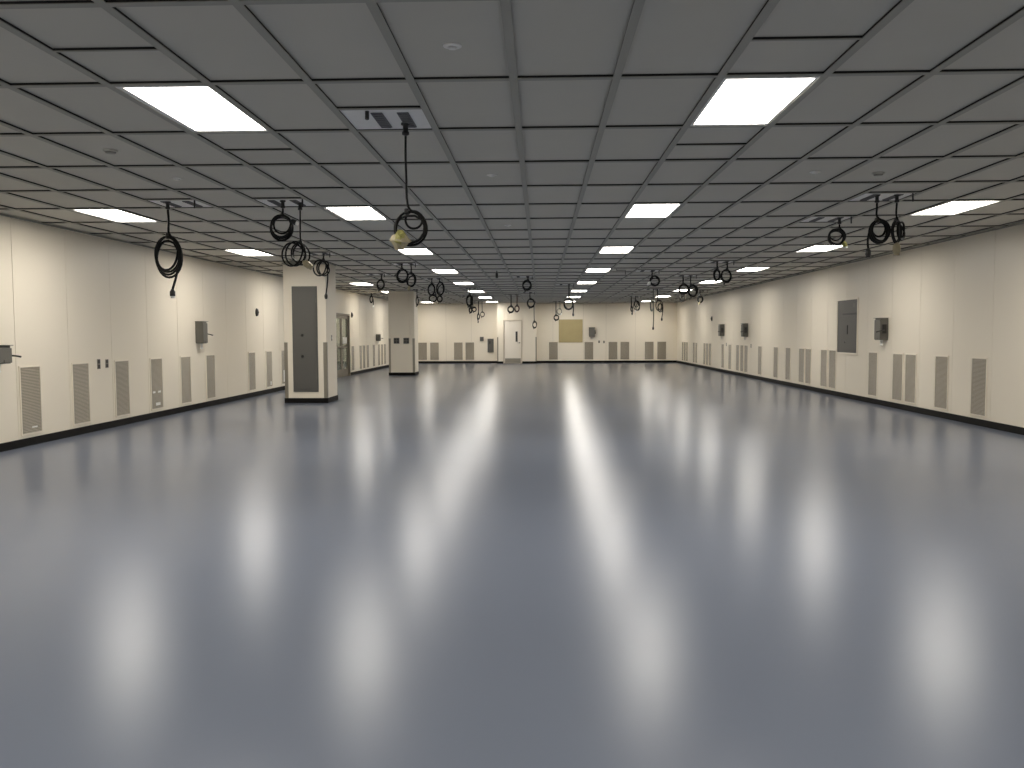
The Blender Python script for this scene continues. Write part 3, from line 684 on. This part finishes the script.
t = thing('plywood_board', 'square tan plywood board fixed to the far wall', 'board', (1.49, YB, 1.0), 0)
box(-0.585, -0.026, 0, 0.585, -0.006, 1.13, bev=0.002).build('sheet', M['board'], t)
for sz in (0.03, 1.06): box(-0.57, -0.006, sz, 0.57, 0, sz+0.04).build('mounting_strip', M['board'], t)
for sx in (-0.54, 0.54):
    for sz in (0.05, 1.08):
        MB().lathe([(0.012, -0.025), (0.012, -0.03), (0.006, -0.032)], (sx, 0, sz), axis='Y', n=8).build('screw', M['steel'], t)

# ------------------------------------------------------------------ pillars
def pillar(x0, y0, x1, y1, label, gz=1.27):
    t = thing('pillar', label, 'pillar', (x0, y0, 0), 0)
    w, d = x1-x0, y1-y0
    m = MB(); m.mi = 0; m.box(0, 0, 0, w, d, H-0.02, bev=0.004)
    m.build('shaft', M['wall'], t)
    m = MB(); m.box(-bb, -bb, 0, w+bb, 0, bh, bev=.003).box(-bb, d, 0, w+bb, d+bb, bh, bev=.003).box(-bb, 0, 0, 0, d, bh, bev=.003).box(w, 0, 0, w+bb, d, bh, bev=.003)
    m.build('base_trim', M['black'], t)
    for gxx, s in ((0, 1), (w, -1)): guard(MB(), gxx, 0, s, bh, gz, w=0.07).build('corner_guard', M['steel'], t)
    return t
t = pillar(*pillars[0], 'cream square pillar, nearer one, with a tall dark panel on its face')
MB().box(-0.02+0.0, -0.02, H-0.06, 0.91, 0, H-0.02).build('top_trim', M['bar'], t)
o = thing('electrical_panel', 'tall narrow dark grey panel on the front face of the nearer pillar', 'electrical panel', (-4.905, 17.518, 0.235), 0)
w, h = 0.53, 2.20
m = MB(); m.box(-w/2, -0.014, 0, w/2, 0, h, bev=0.003).build('trim_plate', M['darkpanel'], o)
d1 = box(-w/2+0.03, -0.022, 0.06, w/2-0.03, -0.014, h-0.06, bev=0.003).build('door', M['darkpanel'], o)
for z in (0.98, 1.42):
    m = MB(); m.lathe([(0.03, -0.022), (0.03, -0.03), (0.018, -0.042)], (-0.06, 0, z-0.235), axis='Y', n=14).build('latch', M['dark'], d1)
for z in (0.3, 1.1, 1.9):
    box(w/2-0.034, -0.026, z-0.04, w/2-0.018, -0.014, z+0.04, bev=.002).build('hinge', M['greybox'], o)
o = thing('light_switch', 'small pale light switch on the right face of the nearer pillar', 'light switch', (-4.459, 17.95, 1.30), PI/2)
m = MB(); m.box(-0.04, -0.006, 0, 0.04, 0, 0.12, bev=.002).build('cover_plate', M['steel'], o)
box(-0.012, -0.014, 0.04, 0.012, -0.006, 0.08, bev=.002).build('toggle', M['white'], o)
t = pillar(*pillars[1], 'plain cream square pillar, farther one, with two dark outlets', gz=1.29)
m = MB(); m.tube([(0.755, -0.012, 1.22), (0.755, -0.012, H-0.03)], 0.011, 8).build('conduit', M['frame'], t)
for x, lab in ((-5.0, 'dark four-gang outlet, left one on the farther pillar'), (-4.66, 'dark four-gang outlet, right one on the farther pillar')):
    o = thing('wall_outlet', lab, 'outlet', (x, 29.299, 1.11), 0, 'dark outlets on the farther pillar')
    box(-0.1, -0.02, 0, 0.1, 0, 0.2, bev=0.004).build('cover_plate', M['greybox'], o)
    for sx in (-0.045, 0.045):
        for sz in (0.055, 0.145): box(sx-0.035, -0.028, sz-0.035, sx+0.035, -0.02, sz+0.035, bev=.003).build('socket', M['dark'], o)

# ------------------------------------------------------------------ doors
# door_1: far door in the bay
d = bpy.data.objects.new('door_1', None); col.objects.link(d); d.location = ((DX0+DX1)/2, BY, 0); d['kind'] = 'structure'
hw = (DX1-DX0)/2
m = MB(); m.box(-hw-0.05, -0.03, 0, -hw, 0.1, 2.11, bev=.003).box(hw, -0.03, 0, hw+0.05, 0.1, 2.11, bev=.003).box(-hw, -0.03, 2.06, hw, 0.1, 2.11, bev=.003)
m.build('door_frame', M['frame2'], d)
m = MB(); vx0, vx1, vz0, vz1 = 0.14, 0.24, 1.05, 1.55; a, b_ = 0.0, 0.045
y0_, y1_ = 0.012, 0.057
m.box(-hw+.004, y0_, 0.01, vx0, y1_, 2.055).box(vx1, y0_, 0.01, hw-.004, y1_, 2.055).box(vx0, y0_, 0.01, vx1, y1_, vz0).box(vx0, y0_, vz1, vx1, y1_, 2.055)
m.build('door_leaf', M['doorwhite'], d)
m = MB(); m.box(vx0, y0_+0.018, vz0, vx1, y0_+0.026, vz1).build('vision_glass', M['dark'], d)
m = MB(); m.lathe([(0.028, y0_), (0.028, -0.004), (0.012, -0.008), (0.012, -0.045)], (hw-0.07, 0, 1.0), axis='Y', n=14).tube([(hw-0.07, -0.045, 1.0), (hw-0.19, -0.045, 1.0)], 0.010, 8).build('handle', M['steel'], d)
box(-hw+0.04, y0_-0.004, 0.03, hw-0.02, y0_, 0.25, bev=.001).build('kick_plate', M['steel'], d)
for z in (0.25, 1.05, 1.85): MB().tube([(-hw-0.004, -0.006, z-0.05), (-hw-0.004, -0.006, z+0.05)], 0.008, 8).build('hinge', M['steel'], d)

# door_2: glazed double door in the left wall, opening onto a short vestibule
d = bpy.data.objects.new('door_2', None); col.objects.link(d); d.location = (XL, (DL0+DL1)/2, 0); d.rotation_euler = (0, 0, PI/2); d['kind'] = 'structure'
hw = (DL1-DL0)/2; fh = 2.14
m = MB(); m.box(-hw, -0.03, 0, -hw+0.06, 0.11, fh, bev=.003).box(hw-0.06, -0.03, 0, hw, 0.11, fh, bev=.003).box(-hw+0.06, -0.03, fh-0.06, hw-0.06, 0.11, fh, bev=.003)
m.build('door_frame', M['bronze'], d)
for s in (-1, 1):
    x0, x1 = (0.004, hw-0.064) if s == 1 else (-hw+0.064, -0.004)
    m = MB(); st = 0.10
    m.box(x0, 0.02, 0.01, x0+st, 0.065, fh-0.065, bev=.003).box(x1-st, 0.02, 0.01, x1, 0.065, fh-0.065, bev=.003)
    m.box(x0+st, 0.02, 0.01, x1-st, 0.065, 0.26, bev=.003).box(x0+st, 0.02, fh-0.17, x1-st, 0.065, fh-0.065, bev=.003).box(x0+st, 0.02, 0.98, x1-st, 0.065, 1.05, bev=.003)
    lf = m.build('door_leaf', M['bronze'], d)
    box(x0+st, 0.039, 0.26, x1-st, 0.045, fh-0.17).build('glass_pane', M['glass'], lf)
    hx = x0+0.05 if s == 1 else x1-0.05
    m = MB(); m.tube([(hx, 0.02, 0.95), (hx, -0.03, 0.95)], 0.012, 8).tube([(hx, -0.03, 0.95), (hx+s*0.12, -0.03, 0.95)], 0.012, 8).build('handle', M['dark'], lf)
    if s == 1: box(x0+0.2, 0.033, 1.12, x1-0.15, 0.039, 1.34).build('notice', M['white'], lf)
# vestibule behind the door so the glass looks onto a real place
m = MB(); vx = XL-0.12
m.box(vx-2.0, DL0-0.3, -0.05, vx, DL1+0.3, 0.0).box(vx-2.05, DL0-0.3, 0, vx-2.0, DL1+0.3, H).box(vx-2.0, DL0-0.35, 0, vx+0.02, DL0-0.3, H).box(vx-2.0, DL1+0.3, 0, vx+0.02, DL1+0.35, H).box(vx-2.05, DL0-0.35, H, vx, DL1+0.35, H+0.05)
struct(m.build('wall_vestibule', M['lobby']))

dup(lp, (vx-1.0, (DL0+DL1)/2, H-0.085), 0, 'unseen ceiling light added in the vestibule behind the glazed double door', 'added vestibule lights')  # lamp out of view, added to brighten the vestibule behind the glass

# ------------------------------------------------------------------ small ceiling devices
def disc(x, y, label, kind='sprinkler'):
    z = H-0.002
    if kind == 'sprinkler':
        t = thing('sprinkler_head', label, 'sprinkler', (x, y, z), 0, 'white sprinkler heads on the ceiling tiles')
        MB().lathe([(0.05, 0), (0.05, -0.004), (0.036, -0.010)], n=20).build('escutcheon', M['white'], t)
        MB().lathe([(0.024, -0.010), (0.024, -0.016), (0.012, -0.02)], n=14).build('cap', M['white'], t)
    else:
        t = thing('smoke_detector', label, 'smoke detector', (x, y, z), 0)
        MB().lathe([(0.055, 0), (0.055, -0.008), (0.05, -0.016)], n=20).build('base', M['tile'], t)
        MB().lathe([(0.044, -0.016), (0.038, -0.026), (0.015, -0.030)], n=20).build('sensor', M['bar'], t)
disc(-0.46, 4.54, 'white sprinkler head nearest to the viewer, left of the ceiling centre')
disc(-0.46, 8.16, 'second white sprinkler head from the viewer, left of the ceiling centre')
disc(-0.45, 11.9, 'third white sprinkler head from the viewer, left of the ceiling centre')
disc(-3.51, 8.17, 'white sprinkler head between the left ceiling lights')
disc(2.60, 8.19, 'white sprinkler head on the right side beside a detector')
disc(-3.52, 6.92, 'small round smoke detector below the nearest left ceiling light', 'd')
disc(3.22, 8.27, 'small round smoke detector on the right side beside a sprinkler head', 'd')
# little hanging camera-like sensor in the middle of the room
t = thing('ceiling_sensor', 'small dark sensor hanging on a stub at mid ceiling', 'sensor', (-1.03, 20.19, ZB), 0)
MB().tube([(0, 0, 0), (0, 0, -0.06)], 0.012, 8).build('stem', M['dark'], t)
MB().box(-0.03, -0.05, -0.17, 0.03, 0.05, -0.06, bev=.006).build('body', M['dark'], t)
t = thing('ceiling_bracket', 'thin dark bracket below the ceiling right of the third central light', 'bracket', (1.82, 19.84, ZB), 0)
m = MB(); m.tube([(-0.05, 0, 0), (-0.05, 0, -0.03), (0.16, 0, -0.03), (0.16, 0, -0.13)], 0.009, 8).build('rod', M['dark'], t)

# ------------------------------------------------------------------ camera
f_px, pitch, yaw, roll = 845.31, 0.0589962, 0.033700, -0.0042404
cam = bpy.data.cameras.new('camera'); co = bpy.data.objects.new('camera', cam); col.objects.link(co)
cam.sensor_fit = 'HORIZONTAL'; cam.sensor_width = 36; cam.lens = 36*f_px/1024; cam.clip_end = 200; cam.clip_start = 0.05
co.location = (0, 0, 1.425)
fw = Vector((-math.sin(yaw)*math.cos(pitch), math.cos(yaw)*math.cos(pitch), -math.sin(pitch)))
r0 = Vector((math.cos(yaw), math.sin(yaw), 0)); u0 = r0.cross(fw)
r1 = r0*math.cos(roll) + u0*math.sin(roll); u1 = u0*math.cos(roll) - r0*math.sin(roll)
co.matrix_world = Matrix(((r1.x, u1.x, -fw.x, 0), (r1.y, u1.y, -fw.y, 0), (r1.z, u1.z, -fw.z, 1.425), (0, 0, 0, 1)))
scn.camera = co

# ------------------------------------------------------------------ world and colour
w = bpy.data.worlds.new('world'); scn.world = w; w.use_nodes = True
w.node_tree.nodes['Background'].inputs['Color'].default_value = (0, 0, 0, 1)
vs = scn.view_settings; vs.view_transform = 'Standard'; vs.look = 'None'; vs.exposure = 0.0; vs.gamma = 1; vs.use_curve_mapping = False
cy = scn.cycles
cy.use_denoising = True; cy.denoiser = 'OPENIMAGEDENOISE'
cy.max_bounces = 10; cy.diffuse_bounces = 6; cy.glossy_bounces = 4; cy.transmission_bounces = 6
cy.sample_clamp_indirect = 5; cy.sample_clamp_direct = 14; cy.caustics_reflective = False; cy.caustics_refractive = False
cy.use_light_tree = False
